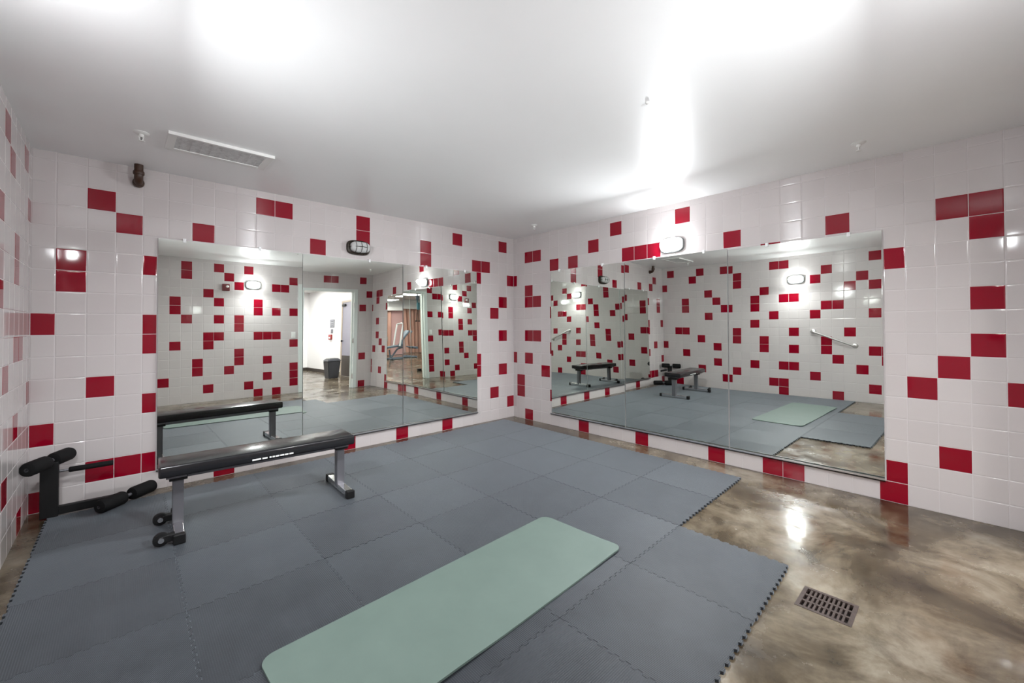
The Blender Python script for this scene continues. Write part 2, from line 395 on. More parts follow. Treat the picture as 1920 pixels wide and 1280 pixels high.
# ------------------------------------------------------------------ mirrors
MZ0, MZ1 = -5.94, 5.96
def mirror(wallkey, c, half, q, label, clips, gap=0.018, MZ1=5.95):
    """slightly bowed sheet of mirror glass; q = yaw, twist, tilt, bow of the sheet"""
    nu, nv = 14, 24; off = -0.115; th = 0.028
    bm = NB(); grid = []
    def surf(s, z): return off-(q[0]*s+q[1]*s*z+q[2]*z+q[3]*z*z/2)
    def P(s, z, d):
        return W(c+s, d, z) if wallkey == 'A' else W(d, c+s, z)
    h = half-gap
    for i in range(nu+1):
        s = -h+2*h*i/nu
        grid.append([bm.verts.new(P(s, MZ0+(MZ1-MZ0)*j/nv, surf(s, MZ0+(MZ1-MZ0)*j/nv))) for j in range(nv+1)])
    front = []
    for i in range(nu):
        for j in range(nv): front.append(bm.faces.new((grid[i][j], grid[i+1][j], grid[i+1][j+1], grid[i][j+1])))
    # edge band and back
    loop = [(i, 0) for i in range(nu)]+[(nu, j) for j in range(nv)]+[(i, nv) for i in range(nu, 0, -1)]+[(0, j) for j in range(nv, 0, -1)]
    f_ = [grid[i][j] for i, j in loop]
    rim = []
    for i, j in loop:
        s = -h+2*h*i/nu; z = MZ0+(MZ1-MZ0)*j/nv
        rim.append((P(s, z, surf(s, z)), P(s, z, surf(s, z)+th)))
    fa = [bm.verts.new(a) for a, _ in rim]; fb = [bm.verts.new(b_) for _, b_ in rim]
    n = len(loop); sides = []
    for k in range(n): sides.append(bm.faces.new((fa[k], fa[(k+1) % n], fb[(k+1) % n], fb[k])))
    sides.append(bm.faces.new(fb))
    for f in front: f.material_index = 0; f.smooth = True
    for f in sides: f.material_index = 1
    want = Vector((0, -1, 0)) if wallkey == 'A' else Vector((-1, 0, 0))
    bm.normal_update()
    for f in front:
        if f.normal.dot(want) < 0: f.normal_flip()
    me = bpy.data.meshes.new('wall_mirror'); bm.to_mesh(me); bm.free()
    me.materials.append(M['mirror']); me.materials.append(M['mirror_edge'])
    o = bpy.data.objects.new('wall_mirror', me); col.objects.link(o)
    tag(o, label, 'mirror')
    for s, z in clips:
        bm = NB(); d = surf(s, min(max(z, MZ0), MZ1))
        a, b_ = (P(s-0.07, z-0.12, d-0.05), P(s+0.07, z+0.10, 0.0))
        box(bm, a, b_, 0.003)
        lathe(bm, [(0.004, 0), (0.0035, 0.003)], P(s, z+0.03, d-0.05), (0, -1, 0) if wallkey == 'A' else (-1, 0, 0), 10)
        obj('clip', bm, 'clip', o)
    return o
top = MZ1
mirror('A', -21.77, 3.49, (0.00203, -0.00005, -0.00393, -0.00017), 'frameless mirror panel directly behind the black weight bench', [(1.11, top), (-2.4, top)])
mirror('A', -14.82, 3.46, (0.00273, 0.00082, -0.00666, -0.00056), 'frameless mirror panel below the unlit dark bulkhead light', [(0.91, top)])
mirror('A', -7.86, 3.48, (-0.00078, -0.00099, -0.00441, -0.00012), 'frameless mirror panel beside the room corner on the bench wall', [(-1.5, top), (2.2, top)])
mirror('B', -8.22, 3.50, (0.0045, 0.0005, 0.0035, -0.0010), 'frameless mirror panel beside the room corner on the lit lamp wall', [(2.6, top), (-1.6, top)])
mirror('B', -15.24, 3.49, (0.0049, 0.00051, 0.00399, -0.00103), 'frameless mirror panel below the lit bulkhead light', [(1.2, top), (-2.1, top)], gap=0.03)
mirror('B', -22.22, 3.47, (0.00017, -0.00028, 0.0031, -0.00106), 'frameless mirror panel ending beside two stacked red floor-level tiles', [(1.4, 5.88), (-2.2, 5.88)], gap=0.03, MZ1=5.88)
def channel(wallkey, a, b_, label):
    bm = NB()
    for d0, d1, z0, z1 in ((-0.235, 0.0, MZ0-0.07, MZ0-0.02), (-0.235, -0.21, MZ0-0.07, MZ0+0.07)):
        if wallkey == 'A': box(bm, W(a, d0, z0), W(b_, d1, z1))
        else: box(bm, W(d0, a, z0), W(d1, b_, z1))
    tag(obj('mirror_channel', bm, 'channel'), label, 'mirror trim')
channel('A', -25.27, -4.38, 'thin aluminium channel holding the mirrors behind the bench')
channel('B', -25.69, -4.72, 'thin aluminium channel under the mirrors on the lit lamp wall')

# ------------------------------------------------------------------ doorway on the wall behind the camera
root = struct(bpy.data.objects.new('door_1', None)); col.objects.link(root)
y_in, y_out = YD+0.06, YD-DT-0.2
bm = NB(); box(bm, W(DL, y_in, FLOOR), W(DL+0.5, y_out, DTOP), 0.003); obj('jamb', bm, 'frame_paint', root)
bm = NB(); box(bm, W(DR-0.5, y_in, FLOOR), W(DR, y_out, DTOP), 0.003); jr = obj('jamb', bm, 'frame_paint', root)
bm = NB(); box(bm, W(DL+0.5, y_in, DTOP-0.36), W(DR-0.5, y_out, DTOP), 0.003); obj('head', bm, 'frame_paint', root)
for jx in (DL+0.5, DR-0.5):
    s = 1 if jx < -5 else -1
    bm = NB(); box(bm, W(jx, YD-0.45, FLOOR), W(jx+s*0.1, YD-0.75, DTOP-0.36)); obj('stop', bm, 'frame_paint', root)
for hz in (-5.3, -0.2, 4.9):
    bm = NB(); box(bm, W(DR-0.52, YD-0.1, hz-0.35), W(DR-0.50, YD-0.40, hz+0.35)); tube(bm, W(DR-0.56, YD+0.02, hz-0.35), W(DR-0.56, YD+0.02, hz+0.35), 0.007, seg=10)
    obj('hinge', bm, 'steel', root)

# corridor door
root = struct(bpy.data.objects.new('door_2', None)); col.objects.link(root)
bm = NB(); box(bm, W(HX-0.03, -49.4, FLOOR+0.05), W(HX+0.1, -43.4, 6.6)); obj('leaf', bm, 'door_purple', root)
bm = NB(); box(bm, W(HX-0.12, -49.9, FLOOR), W(HX+0.1, -49.4, 6.95)); box(bm, W(HX-0.12, -43.4, FLOOR), W(HX+0.1, -42.9, 6.95)); box(bm, W(HX-0.12, -49.4, 6.6), W(HX+0.1, -43.4, 6.95)); obj('door_frame', bm, 'wood_edge', root)
bm = NB(); box(bm, W(HX-0.035, -49.3, FLOOR+0.05), W(HX-0.03, -43.5, -3.2)); obj('kick_plate', bm, 'base_dark', root)
bm = NB(); lathe(bm, [(0.012, 0), (0.012, 0.03), (0.028, 0.035), (0.030, 0.05), (0.020, 0.065)], W(HX-0.03, -48.9, -0.5), (-1, 0, 0), 16); obj('knob', bm, 'black', root, smooth=40)
bm = NB(); box(bm, W(HX-0.35, -49.1, 5.9), W(HX-0.03, -47.8, 6.3), 0.005); obj('closer', bm, 'black', root)

# ------------------------------------------------------------------ foam puzzle mats
E1 = Vector((-3.89, -0.10)); E2 = Vector((-0.05, -3.88)); ORI = Vector((-9.72, -20.20))
MATZ = 0.0120
def mat_mesh(variant):
    N = 12; d = 0.0095; pts = []
    def delta(t):
        k = t*N*2; i = int(k); i = min(i, N*2-1)
        if i == 0 or i == 2*N-1: return 0.0
        return d if i % 2 == 0 else -d
    def side(fixed, sgn, rev):
        out = []; ts = []
        for i in range(2*N):
            e = 0.10/(2*N)
            ts += [i/(2*N)+e, (i+1)/(2*N)-e]
        for t in ts: out.append((t-0.5, delta(t)))
        return out[::-1] if rev else out
    poly = []
    g = 0.0012
    for t, dl in side(0, 0, False): poly.append((t, -0.5+dl+g))          # b = -0.5, a rising
    for t, dl in side(0, 0, False): poly.append((0.5+dl-g, t))           # a = +0.5
    for t, dl in side(0, 0, True): poly.append((t, 0.5+dl-g))
    for t, dl in side(0, 0, True): poly.append((-0.5+dl+g, t))
    bm = NB(); lo, hi, tp = [], [], []
    for a, b_ in poly:
        v = (E1*a+E2*b_)*T; s = 0.9965
        lo.append(bm.verts.new((v.x, v.y, 0))); hi.append(bm.verts.new((v.x, v.y, MATZ-0.0012))); tp.append(bm.verts.new((v.x*s, v.y*s, MATZ)))
    n = len(poly)
    for k in range(n):
        k2 = (k+1) % n
        bm.faces.new((lo[k], lo[k2], hi[k2], hi[k])); bm.faces.new((hi[k], hi[k2], tp[k2], tp[k]))
    bm.faces.new(tp); bm.faces.new(lo[::-1])
    bmesh.ops.recalc_face_normals(bm, faces=bm.faces)
    uvl = bm.loops.layers.uv.new('UVMap')
    ang = [0, math.pi/2, math.pi/4][variant]
    for f in bm.faces:
        for l in f.loops:
            x, y = l.vert.co.x, l.vert.co.y
            l[uvl].uv = (x*math.cos(ang)-y*math.sin(ang), x*math.sin(ang)+y*math.cos(ang))
    me = bpy.data.meshes.new('foam_mat'); bm.to_mesh(me); bm.free(); me.materials.append(M['foam']); return me
mm = [mat_mesh(0), mat_mesh(1), mat_mesh(2)]
mrng = random.Random(5)
def put_mat(i, j, label, group):
    c = ORI+E1*(i-2+0.5)+E2*(j-5+0.5)
    o = bpy.data.objects.new('foam_mat', mm[(i+j) % 2 if mrng.random() < 0.8 else 2]); col.objects.link(o)
    o.location = (c.x*T, c.y*T, 0.0002); o.rotation_euler = (mrng.gauss(0, 0.0008), mrng.gauss(0, 0.0008), 0)
    tag(o, label, 'floor mat', group)
ORD = ('first', 'second', 'third', 'fourth', 'fifth', 'sixth', 'seventh')
for j in range(5):
    for i in range(7):
        put_mat(i, j, 'grey foam mat, %s row from the bench mirrors, %s from the lamp wall' % (ORD[j], ORD[i]), 'foam mats of the main block')
for i in (2, 3, 4):
    put_mat(i, 5, 'grey foam mat of the short outer row, %s from the drain grate' % ORD[i-2], 'foam mats of the short outer row')

# ------------------------------------------------------------------ yoga mat
L_, Wd, R_ = 10.95*T, 3.74*T, 0.055
bm = NB(); nx, ny = 56, 20; gv = []
def yz(x, y):
    e = 0.006*math.exp(-((y+Wd/2)/0.09)**2)*max(0, math.sin((x/L_+0.42)*9.0))
    return 0.0085+e
for side_ in (0, 1):
    g = []
    for i in range(nx+1):
        rowv = []
        for j in range(ny+1):
            if i <= 12: x = -L_/2+R_*(1-math.cos(math.pi/2*i/12))
            elif i >= nx-12: x = L_/2-R_*(1-math.cos(math.pi/2*(nx-i)/12))
            else: x = -L_/2+R_+(L_-2*R_)*(i-12)/(nx-24)
            y = -Wd/2+Wd*j/ny
            # squeeze the grid into rounded corners
            dx = max(0, abs(x)-(L_/2-R_)); lim = Wd/2-R_+math.sqrt(max(0, R_*R_-dx*dx))
            y = max(-lim, min(lim, y))
            rowv.append(bm.verts.new((x, y, yz(x, y) if side_ else yz(x, y)-0.0085)))
        g.append(rowv)
    gv.append(g)
for s_, g in enumerate(gv):
    for i in range(nx):
        for j in range(ny):
            f = (g[i][j], g[i+1][j], g[i+1][j+1], g[i][j+1]); bm.faces.new(f if s_ else f[::-1])
lp = [(i, 0) for i in range(nx)]+[(nx, j) for j in range(ny)]+[(i, ny) for i in range(nx, 0, -1)]+[(0, j) for j in range(ny, 0, -1)]
for k in range(len(lp)):
    a, b_ = lp[k], lp[(k+1) % len(lp)]
    bm.faces.new((gv[0][a[0]][a[1]], gv[0][b_[0]][b_[1]], gv[1][b_[0]][b_[1]], gv[1][a[0]][a[1]]))
bmesh.ops.remove_doubles(bm, verts=bm.verts, dist=0.0002)
ym = obj('yoga_mat', bm, 'yoga', smooth=50)
ym.location = (-18.55*T, -17.98*T, MATZ+0.0006); ym.rotation_euler = (0, 0, math.radians(2.6))
tag(ym, 'pale green exercise mat lying across the grey foam mats', 'yoga mat')

# ------------------------------------------------------------------ weight bench
BZ = MATZ+0.001
bench = thing('weight_bench', 'flat black padded weight bench on grey legs by the mirror', 'bench', (-21.75*T, -6.5*T, BZ))
bench.rotation_euler = (0, 0, math.radians(-2.5))
ORG.pop(bench.name)               # built in local metres
def bz(z): return (z-FLOOR)*T-BZ
PL = 3.76*T
bm = NB(); box(bm, (-PL, -0.9*T, bz(-4.5)), (PL, 0.9*T, bz(-4.05)), 0.013); obj('pad', bm, 'vinyl', bench, smooth=40)
bm = NB(); box(bm, (-PL+0.05, -0.022, bz(-4.78)), (PL-0.05, 0.022, bz(-4.5)), 0.003)
for sx in (-1, 1): box(bm, (sx*3.2*T-0.05, -0.10, bz(-4.62)), (sx*3.2*T+0.05, 0.10, bz(-4.5)), 0.003)
rail = obj('rail', bm, 'grey_metal', bench)
bm = NB(); x = -0.10
for w, gp in [(0.050, 0.008), (0.030, 0.012), (0.012, 0.005), (0.016, 0.004), (0.022, 0.004), (0.026, 0.004), (0.022, 0.005), (0.026, 0)]:
    box(bm, (x, -0.9*T-0.0006, bz(-4.42)), (x+w, -0.9*T+0.004, bz(-4.355))); x += w+gp
obj('lettering', bm, 'plastic', bench)
for k, X in enumerate((-24.88, -18.45)):
    lx = (X+21.75)*T
    bm = NB(); box(bm, (lx-0.028, -0.03, 0.03), (lx+0.028, 0.03, bz(-4.62)), 0.004); obj('leg', bm, 'grey_metal', bench)
    bm = NB(); box(bm, (lx-0.045, -0.06, bz(-4.80)), (lx+0.045, 0.06, bz(-4.56)), 0.004); obj('bracket', bm, 'black', bench)
    bm = NB(); box(bm, (lx-0.025, -1.5*T, 0.008), (lx+0.025, 1.5*T, 0.052), 0.004); ft = obj('foot', bm, 'chrome', bench)
    for sy in (-1, 1):
        bm = NB(); box(bm, (lx-0.029, sy*1.5*T-0.02, 0.0), (lx+0.029, sy*1.5*T+0.02, 0.056), 0.006); obj('end_cap', bm, 'black', ft)
for wy in (-1.35, 0.85):
    wx = (-25.42+21.75)*T
    bm = NB(); lathe(bm, [(0.022, -0.018), (0.034, -0.016), (0.038, -0.009), (0.038, 0.009), (0.034, 0.016), (0.022, 0.018)], (wx, wy*T, 0.0395), (0, 1, 0), 28)
    wh = obj('wheel', bm, 'black', bench, smooth=35)
    bm = NB(); lathe(bm, [(0.014, -0.027), (0.016, -0.022), (0.016, 0.022), (0.014, 0.027)], (wx, wy*T, 0.0395), (0, 1, 0), 16); obj('hub', bm, 'chrome', wh, smooth=35)
    bm = NB(); box(bm, (wx+0.012, wy*T-0.022, 0.022), ((-24.88+21.75)*T-0.02, wy*T+0.022, 0.060), 0.003); obj('wheel_bracket', bm, 'black', bench)

# ------------------------------------------------------------------ sit-up foot-hold stand in the corner
st = thing('sit_up_stand', 'black foot-hold stand with foam rollers in the corner behind the bench', 'exercise stand', W(-28.9, -1.15, FLOOR)+Vector((0, 0, 0)))
zf = MATZ
bm = NB(); box(bm, W(-29.14, -1.33, FLOOR)+Vector((0, 0, zf)), W(-28.58, -0.97, -4.5), 0.005); obj('post', bm, 'black', st)
bm = NB(); box(bm, W(-28.75, -1.27, FLOOR+0.12), W(-26.4, -1.03, FLOOR+0.48), 0.004); obj('base_bar', bm, 'black', st)
def roller_pair(c, d, half, r, z):
    d = Vector((d[0], d[1], 0)).normalized(); c0 = W(c[0], c[1], z)
    bm = NB(); tube(bm, c0-d*half*T, c0+d*half*T, 0.012); ax = obj('axle', bm, 'grey_metal', st, smooth=40)
    for s in (-1, 1):
        a = c0+d*s*0.16*T; b_ = c0+d*s*half*T; ln = (b_-a).length
        bm = NB(); lathe(bm, [(r*0.55, 0), (r*0.9, 0.006), (r, 0.018), (r, ln-0.018), (r*0.9, ln-0.006), (r*0.55, ln)], a, (b_-a).normalized(), 24)
        obj('foam_roller', bm, 'foam_black', st, smooth=45)
roller_pair((-28.85, -1.35), (0.50, 1.0), 1.22, 0.045, -4.42)
roller_pair((-26.35, -1.45), (0.80, 0.75), 1.30, 0.046, FLOOR+0.40)
bm = NB(); tube(bm, W(-28.75, -0.9, -5.02), W(-28.3, -0.9, -5.02), 0.008); obj('handle_rod', bm, 'grey_metal', st, smooth=40)
bm = NB(); lathe(bm, [(0.014, 0), (0.018, 0.006), (0.018, 0.215), (0.014, 0.222)], W(-28.3, -0.9, -5.02), (1, 0, 0), 18); obj('grip', bm, 'foam_black', st, smooth=45)

# ------------------------------------------------------------------ bulkhead lamps
def stadium(n, hw, hh):
    pts = []
    for k in range(n):
        a = 2*math.pi*k/n; e = 0.62
        c, s = math.cos(a), math.sin(a)
        pts.append((hw*math.copysign(abs(c)**e, c), hh*math.copysign(abs(s)**e, s)))
    return pts
def oval_loft(bm, prof, n=40):
    """prof: (scale_w, scale_h, depth)"""
    rings = []
    for hw, hh, d in prof:
        rings.append([bm.verts.new((x, y, d)) for x, y in stadium(n, hw, hh)])
    for a, c in zip(rings, rings[1:]):
        for k in range(n): bm.faces.new((a[k], a[(k+1) % n], c[(k+1) % n], c[k]))
    bm.faces.new(rings[-1]); bm.faces.new(rings[0][::-1])
def bulkhead(label, key, pos, lit, housing):
    t = thing('bulkhead_light', label, 'wall light', pos); ORG.pop(t.name); t.rotation_euler = ROT[key]
    hw, hh = 0.80*T, 0.50*T
    bm = NB(); oval_loft(bm, [(hw, hh, 0.0), (hw, hh, 0.022), (hw*0.97, hh*0.95, 0.032), (hw*0.86, hh*0.80, 0.036), (hw*0.80, hh*0.72, 0.030)])
    obj('housing', bm, housing, t, smooth=40)
    bm = NB(); oval_loft(bm, [(hw*0.80, hh*0.74, 0.031), (hw*0.80, hh*0.73, 0.070), (hw*0.76, hh*0.68, 0.086), (hw*0.64, hh*0.54, 0.096), (hw*0.40, hh*0.30, 0.101)])
    obj('glass', bm, 'glow' if lit else 'dim_glass', t, smooth=True)
    if lit:
        ld = bpy.data.lights.new('bulkhead_bulb', 'AREA'); ld.shape = 'ELLIPSE'; ld.size = hw*1.5; ld.size_y = hh*1.35
        ld.energy = LAMP_W; ld.color = (0.94, 0.975, 1.0); ld.spread = math.radians(LAMP_SPREAD)
        lo = bpy.data.objects.new('bulb', ld); col.objects.link(lo); lo.parent = t
        lo.location = (0, 0, 0.108); lo.rotation_euler = (math.pi+math.radians(LAMP_TILT), 0, 0)
    def arc(fx, fy, vert):
        pts = []
        for k in range(13):
            a = math.pi*k/12
            if vert: pts.append((fx, math.cos(a)*hh*0.86, 0.030+math.sin(a)*fy))
            else: pts.append((math.cos(a)*hw*0.90, fx, 0.030+math.sin(a)*fy))
        return pts
    bm = NB(); sweep(bm, arc(0, 0.082, False), 0.0030, 8); obj('cage_bar', bm, housing, t, smooth=True)
    for fx in (-0.38, 0.0, 0.38):
        bm = NB(); sweep(bm, arc(fx*hw*1.2, 0.084-0.012*abs(fx), True), 0.0030, 8); obj('cage_bar', bm, housing, t, smooth=True)
    return t
bulkhead('unlit dark oval caged bulkhead light above the mirrors behind the bench', 'A', W(-14.72, 0, 6.75), False, 'bronze')
bulkhead('lit oval bulkhead light above the mirrors, beside three red tiles in a row', 'B', W(0, -15.30, 6.66), True, 'lamp_grey')
bulkhead('lit oval bulkhead light on the wall with the slanted grab bar', 'C', W(XC, -15.45, 6.60), True, 'lamp_grey')
bulkhead('lit oval bulkhead light beside the small alarm on the doorway wall', 'D', W(-14.95, YD, 6.72), True, 'lamp_grey')

# ------------------------------------------------------------------ grab bar on the left wall
gb = thing('grab_bar', 'slanted stainless grab bar on the tiled wall opposite the lit lamp mirrors', 'grab bar', W(XC, -18.86, -0.2))
a, b_ = W(XC+0.48, -17.05, 0.55), W(XC+0.48, -20.65, -1.0)
bm = NB()
d = (b_-a).normalized(); n_ = Vector((1, 0, 0)); pts = [a-n_*0.065]
for k in range(7):
    t_ = math.pi/2*k/6; pts.append(a-n_*0.03*(1-math.sin(t_))+d*0.03*(1-math.cos(t_)))
for k in range(7):
    t_ = math.pi/2*(1-k/6); pts.append(b_-n_*0.03*(1-math.sin(t_))-d*0.03*(1-math.cos(t_)))
pts.append(b_-n_*0.065)
sweep(bm, pts, 0.016, 14); obj('bar', bm, 'steel', gb, smooth=45)
for p_ in (a, b_):
    bm = NB(); lathe(bm, [(0.040, 0), (0.040, 0.004), (0.032, 0.012), (0.018, 0.014)], (XC*T, p_.y, p_.z), (1, 0, 0), 24); obj('flange', bm, 'steel', gb, smooth=35)

# ------------------------------------------------------------------ pipe elbow under the ceiling
pe = thing('pipe_elbow', 'dark brown iron pipe elbow at the top of the wall near the ceiling vent', 'pipe', W(-26.03, -0.6, CEIL))
px, py = -26.03, -0.55
bm = NB(); pts = [W(px, py, CEIL), W(px, py, CEIL-0.45)]
for k in range(1, 8):
    t_ = math.pi/2*k/7; pts.append(W(px, py+0.34*(1-math.cos(t_)), CEIL-0.45-0.34*math.sin(t_)))
pts.append(W(px, 0.0, CEIL-0.79)); sweep(bm, pts, 0.027, 16); obj('elbow', bm, 'rust_pipe', pe, smooth=50)
bm = NB(); lathe(bm, [(0.031, 0), (0.034, 0.006), (0.034, 0.022), (0.031, 0.028)], W(px, py, CEIL-0.50), (0, 0, 1), 20); obj('collar', bm, 'rust_pipe', pe, smooth=35)
bm = NB(); lathe(bm, [(0.033, 0), (0.036, 0.006), (0.036, 0.024), (0.033, 0.03)], W(px, -0.22, CEIL-0.79), (0, 1, 0), 20); obj('collar', bm, 'rust_pipe', pe, smooth=35)

# ------------------------------------------------------------------ ceiling vent and sprinklers
vt = thing('ceiling_vent', 'dusty rectangular ceiling vent with white frame near the bench corner', 'vent', W(-23.3, -5.15, CEIL))
vx0, vx1, vy0, vy1 = -25.25, -21.35, -6.2, -4.05
bm = NB(); zt_, zb_ = CEIL, CEIL-0.07
for (xa, xb, ya, yb) in ((vx0, vx1, vy0, vy0+0.28), (vx0, vx1, vy1-0.28, vy1), (vx0, vx0+0.3, vy0+0.28, vy1-0.28), (vx1-0.3, vx1, vy0+0.28, vy1-0.28)):
    box(bm, W(xa, ya, zb_), W(xb, yb, zt_))
obj('frame', bm, 'plastic', vt)
bm = NB(); box(bm, W(vx0, vy0-0.04, CEIL-0.13), W(vx1, vy0, CEIL)); obj('lip', bm, 'plastic', vt)
bm = NB(); box(bm, W(vx0+0.3, vy0+0.28, CEIL-0.035), W(vx1-0.3, vy1-0.28, CEIL)); obj('grille', bm, 'vent', vt)
for k in range(9):
    xx = vx0+0.5+k*(vx1-vx0-1.0)/8
    bm = NB(); box(bm, W(xx-0.015, vy0+0.3, CEIL-0.05), W(xx+0.015, vy1-0.3, CEIL-0.034)); obj('slat', bm, 'vent', vt)
def sprinkler(x, y, label, s=1.0):
    t = thing('sprinkler', label, 'sprinkler', W(x, y, CEIL)); p = W(x, y, CEIL)
    bm = NB(); lathe(bm, [(0.040*s, 0), (0.040*s, 0.003), (0.030*s, 0.009), (0.018*s, 0.012)], p, (0, 0, -1), 24); obj('escutcheon', bm, 'plastic', t, smooth=35)
    bm = NB(); lathe(bm, [(0.013*s, 0.010), (0.013*s, 0.026*s), (0.009*s, 0.030*s)], p, (0, 0, -1), 16); obj('body', bm, 'plastic', t, smooth=35)
    for a_ in (0, math.pi):
        v = Vector((math.cos(a_), math.sin(a_), 0))*0.011*s
        bm = NB(); tube(bm, p+v-Vector((0, 0, 0.026*s)), p+v*0.5-Vector((0, 0, 0.052*s)), 0.0028, seg=8); obj('arm', bm, 'plastic', t)
    bm = NB(); lathe(bm, [(0.004, 0.026*s), (0.004, 0.046*s)], p, (0, 0, -1), 10); obj('bulb', bm, 'lamp_grey', t)
    bm = NB(); lathe(bm, [(0.016*s, 0.051*s), (0.016*s, 0.054*s)], p, (0, 0, -1), 16); obj('deflector', bm, 'plastic', t)
sprinkler(-26.06, -5.2, 'white fire sprinkler on the ceiling beside the dusty vent')
sprinkler(-2.52, -5.1, 'white fire sprinkler on the ceiling near the corner between the mirrored walls')
sprinkler(-2.81, -25.2, 'white fire sprinkler on the ceiling above the bare concrete floor')
bm = NB(); lathe(bm, [(0.012, 0), (0.011, 0.007), (0.006, 0.011)], W(-12.77, -20.6, CEIL), (0, 0, -1), 16)
tag(obj('ceiling_plug', bm, 'plastic', smooth=40), 'tiny white plug alone in the middle of the ceiling', 'ceiling plug')

# ------------------------------------------------------------------ floor drain
dr = thing('floor_drain', 'rusty square drain grate set in the concrete floor', 'floor drain', W((DRX0+DRX1)/2, (DRY0+DRY1)/2, FLOOR))
dx, dy = (DRX1-DRX0)*T, (DRY1-DRY0)*T; ox, oy = DRX0*T, DRY0*T
bm = NB(); f_ = 0.016
for (xa, xb, ya, yb) in ((0, dx, 0, f_), (0, dx, dy-f_, dy), (0, f_, f_, dy-f_), (dx-f_, dx, f_, dy-f_)): box(bm, (ox+xa, oy+ya, -0.012), (ox+xb, oy+yb, 0.0015))
obj('rim', bm, 'rust', dr)
for k in range(1, 10):
    yy = oy+f_+(dy-2*f_)*k/10
    bm = NB(); box(bm, (ox+f_, yy-0.0042, -0.010), (ox+dx-f_, yy+0.0042, 0.0)); obj('bar', bm, 'rust', dr)
for k in range(1, 3):
    xx = ox+f_+(dx-2*f_)*k/3
    bm = NB(); box(bm, (xx-0.006, oy+f_, -0.010), (xx+0.006, oy+dy-f_, 0.0004)); obj('cross_bar', bm, 'rust', dr)
bm = NB(); box(bm, (ox+0.002, oy+0.002, -0.059), (ox+dx-0.002, oy+dy-0.002, -0.05)); obj('sump', bm, 'hole', dr)

# ------------------------------------------------------------------ things on the doorway wall
al = thing('fire_alarm', 'small dark red alarm strobe on the tiled wall beside the lit lamp', 'fire alarm', W(-17.75, YD, 6.26))
bm = NB(); box(bm, W(-18.12, YD, 5.87), W(-17.38, YD+0.30, 6.66), 0.006); obj('body', bm, 'strobe_red', al, smooth=40)
bm = NB(); lathe(bm, [(0.024, 0), (0.022, 0.018), (0.010, 0.026)], W(-17.62, YD+0.28, 6.36), (0, 1, 0), 20); obj('lens', bm, 'lens', al, smooth=40)
sw = thing('light_switch', 'white light switch plate next to the doorway frame', 'light switch', W(-10.43, YD, 0.56))
bm = NB(); box(bm, W(-10.68, YD, 0.18), W(-10.18, YD+0.04, 0.94), 0.002); obj('plate', bm, 'plastic', sw)
bm = NB(); box(bm, W(-10.53, YD+0.04, 0.36), W(-10.33, YD+0.07, 0.76), 0.002); obj('rocker', bm, 'plastic', sw)

# ------------------------------------------------------------------ corridor and gym contents
bn = thing('trash_bin', 'charcoal swing-lid trash bin standing against the white corridor wall', 'trash bin', W(0.25, -47.1, FLOOR))
bm = NB(); c0 = W(0.25, -47.1, FLOOR); 
def tap(z0, z1, w0, d0, w1, d1):
    lo = [bm.verts.new(c0+Vector((sx*w0, sy*d0, z0))) for sx, sy in ((-1, -1), (1, -1), (1, 1), (-1, 1))]
    hi = [bm.verts.new(c0+Vector((sx*w1, sy*d1, z1))) for sx, sy in ((-1, -1), (1, -1), (1, 1), (-1, 1))]
    for k in range(4): bm.faces.new((lo[k], lo[(k+1) % 4], hi[(k+1) % 4], hi[k]))
    bm.faces.new(lo[::-1]); bm.faces.new(hi)
tap(0, 0.46, 0.125, 0.15, 0.165, 0.19); bmesh.ops.bevel(bm, geom=list(bm.edges), offset=0.015, segments=2, affect='EDGES'); obj('bucket', bm, 'bin', bn, smooth=40)
bm = NB(); tap(0.46, 0.53, 0.18, 0.205, 0.12, 0.15); bmesh.ops.bevel(bm, geom=list(bm.edges), offset=0.012, segments=2, affect='EDGES'); obj('lid', bm, 'bin', bn, smooth=40)
sg = thing('notice', 'grey framed notice on the white corridor wall above two smaller signs', 'notice', W(HX, -54.65, 2.9))
bm = NB(); box(bm, W(HX-0.06, -55.8, 2.1), W(HX, -53.5, 3.7)); obj('frame', bm, 'paper_grey', sg)
bm = NB(); box(bm, W(HX-0.07, -55.6, 2.25), W(HX-0.06, -53.75, 3.55)); pp = obj('sheet', bm, 'paper', sg)
for z in (3.3, 2.85, 2.45):
    bm = NB(); box(bm, W(HX-0.075, -55.4, z-0.09), W(HX-0.07, -54.0, z+0.09)); obj('printed_line', bm, 'paper_grey', pp)
bm = NB(); box(bm, W(HX-0.05, -55.25, 0.98), W(HX, -54.2, 1.8)); tag(obj('small_sign', bm, 'paper_grey'), 'small plain grey sign between the framed notice and red box', 'sign')
bm = NB(); box(bm, W(HX-0.3, -55.9, -0.24), W(HX, -54.5, 0.78), 0.008); rb = tag(obj('alarm_box', bm, 'red_plastic'), 'small red box on the white corridor wall under the grey sign', 'alarm box')
bm = NB(); box(bm, W(HX-0.32, -55.6, 0.0), W(HX-0.3, -54.8, 0.25)); obj('pull_handle', bm, 'plastic', rb)

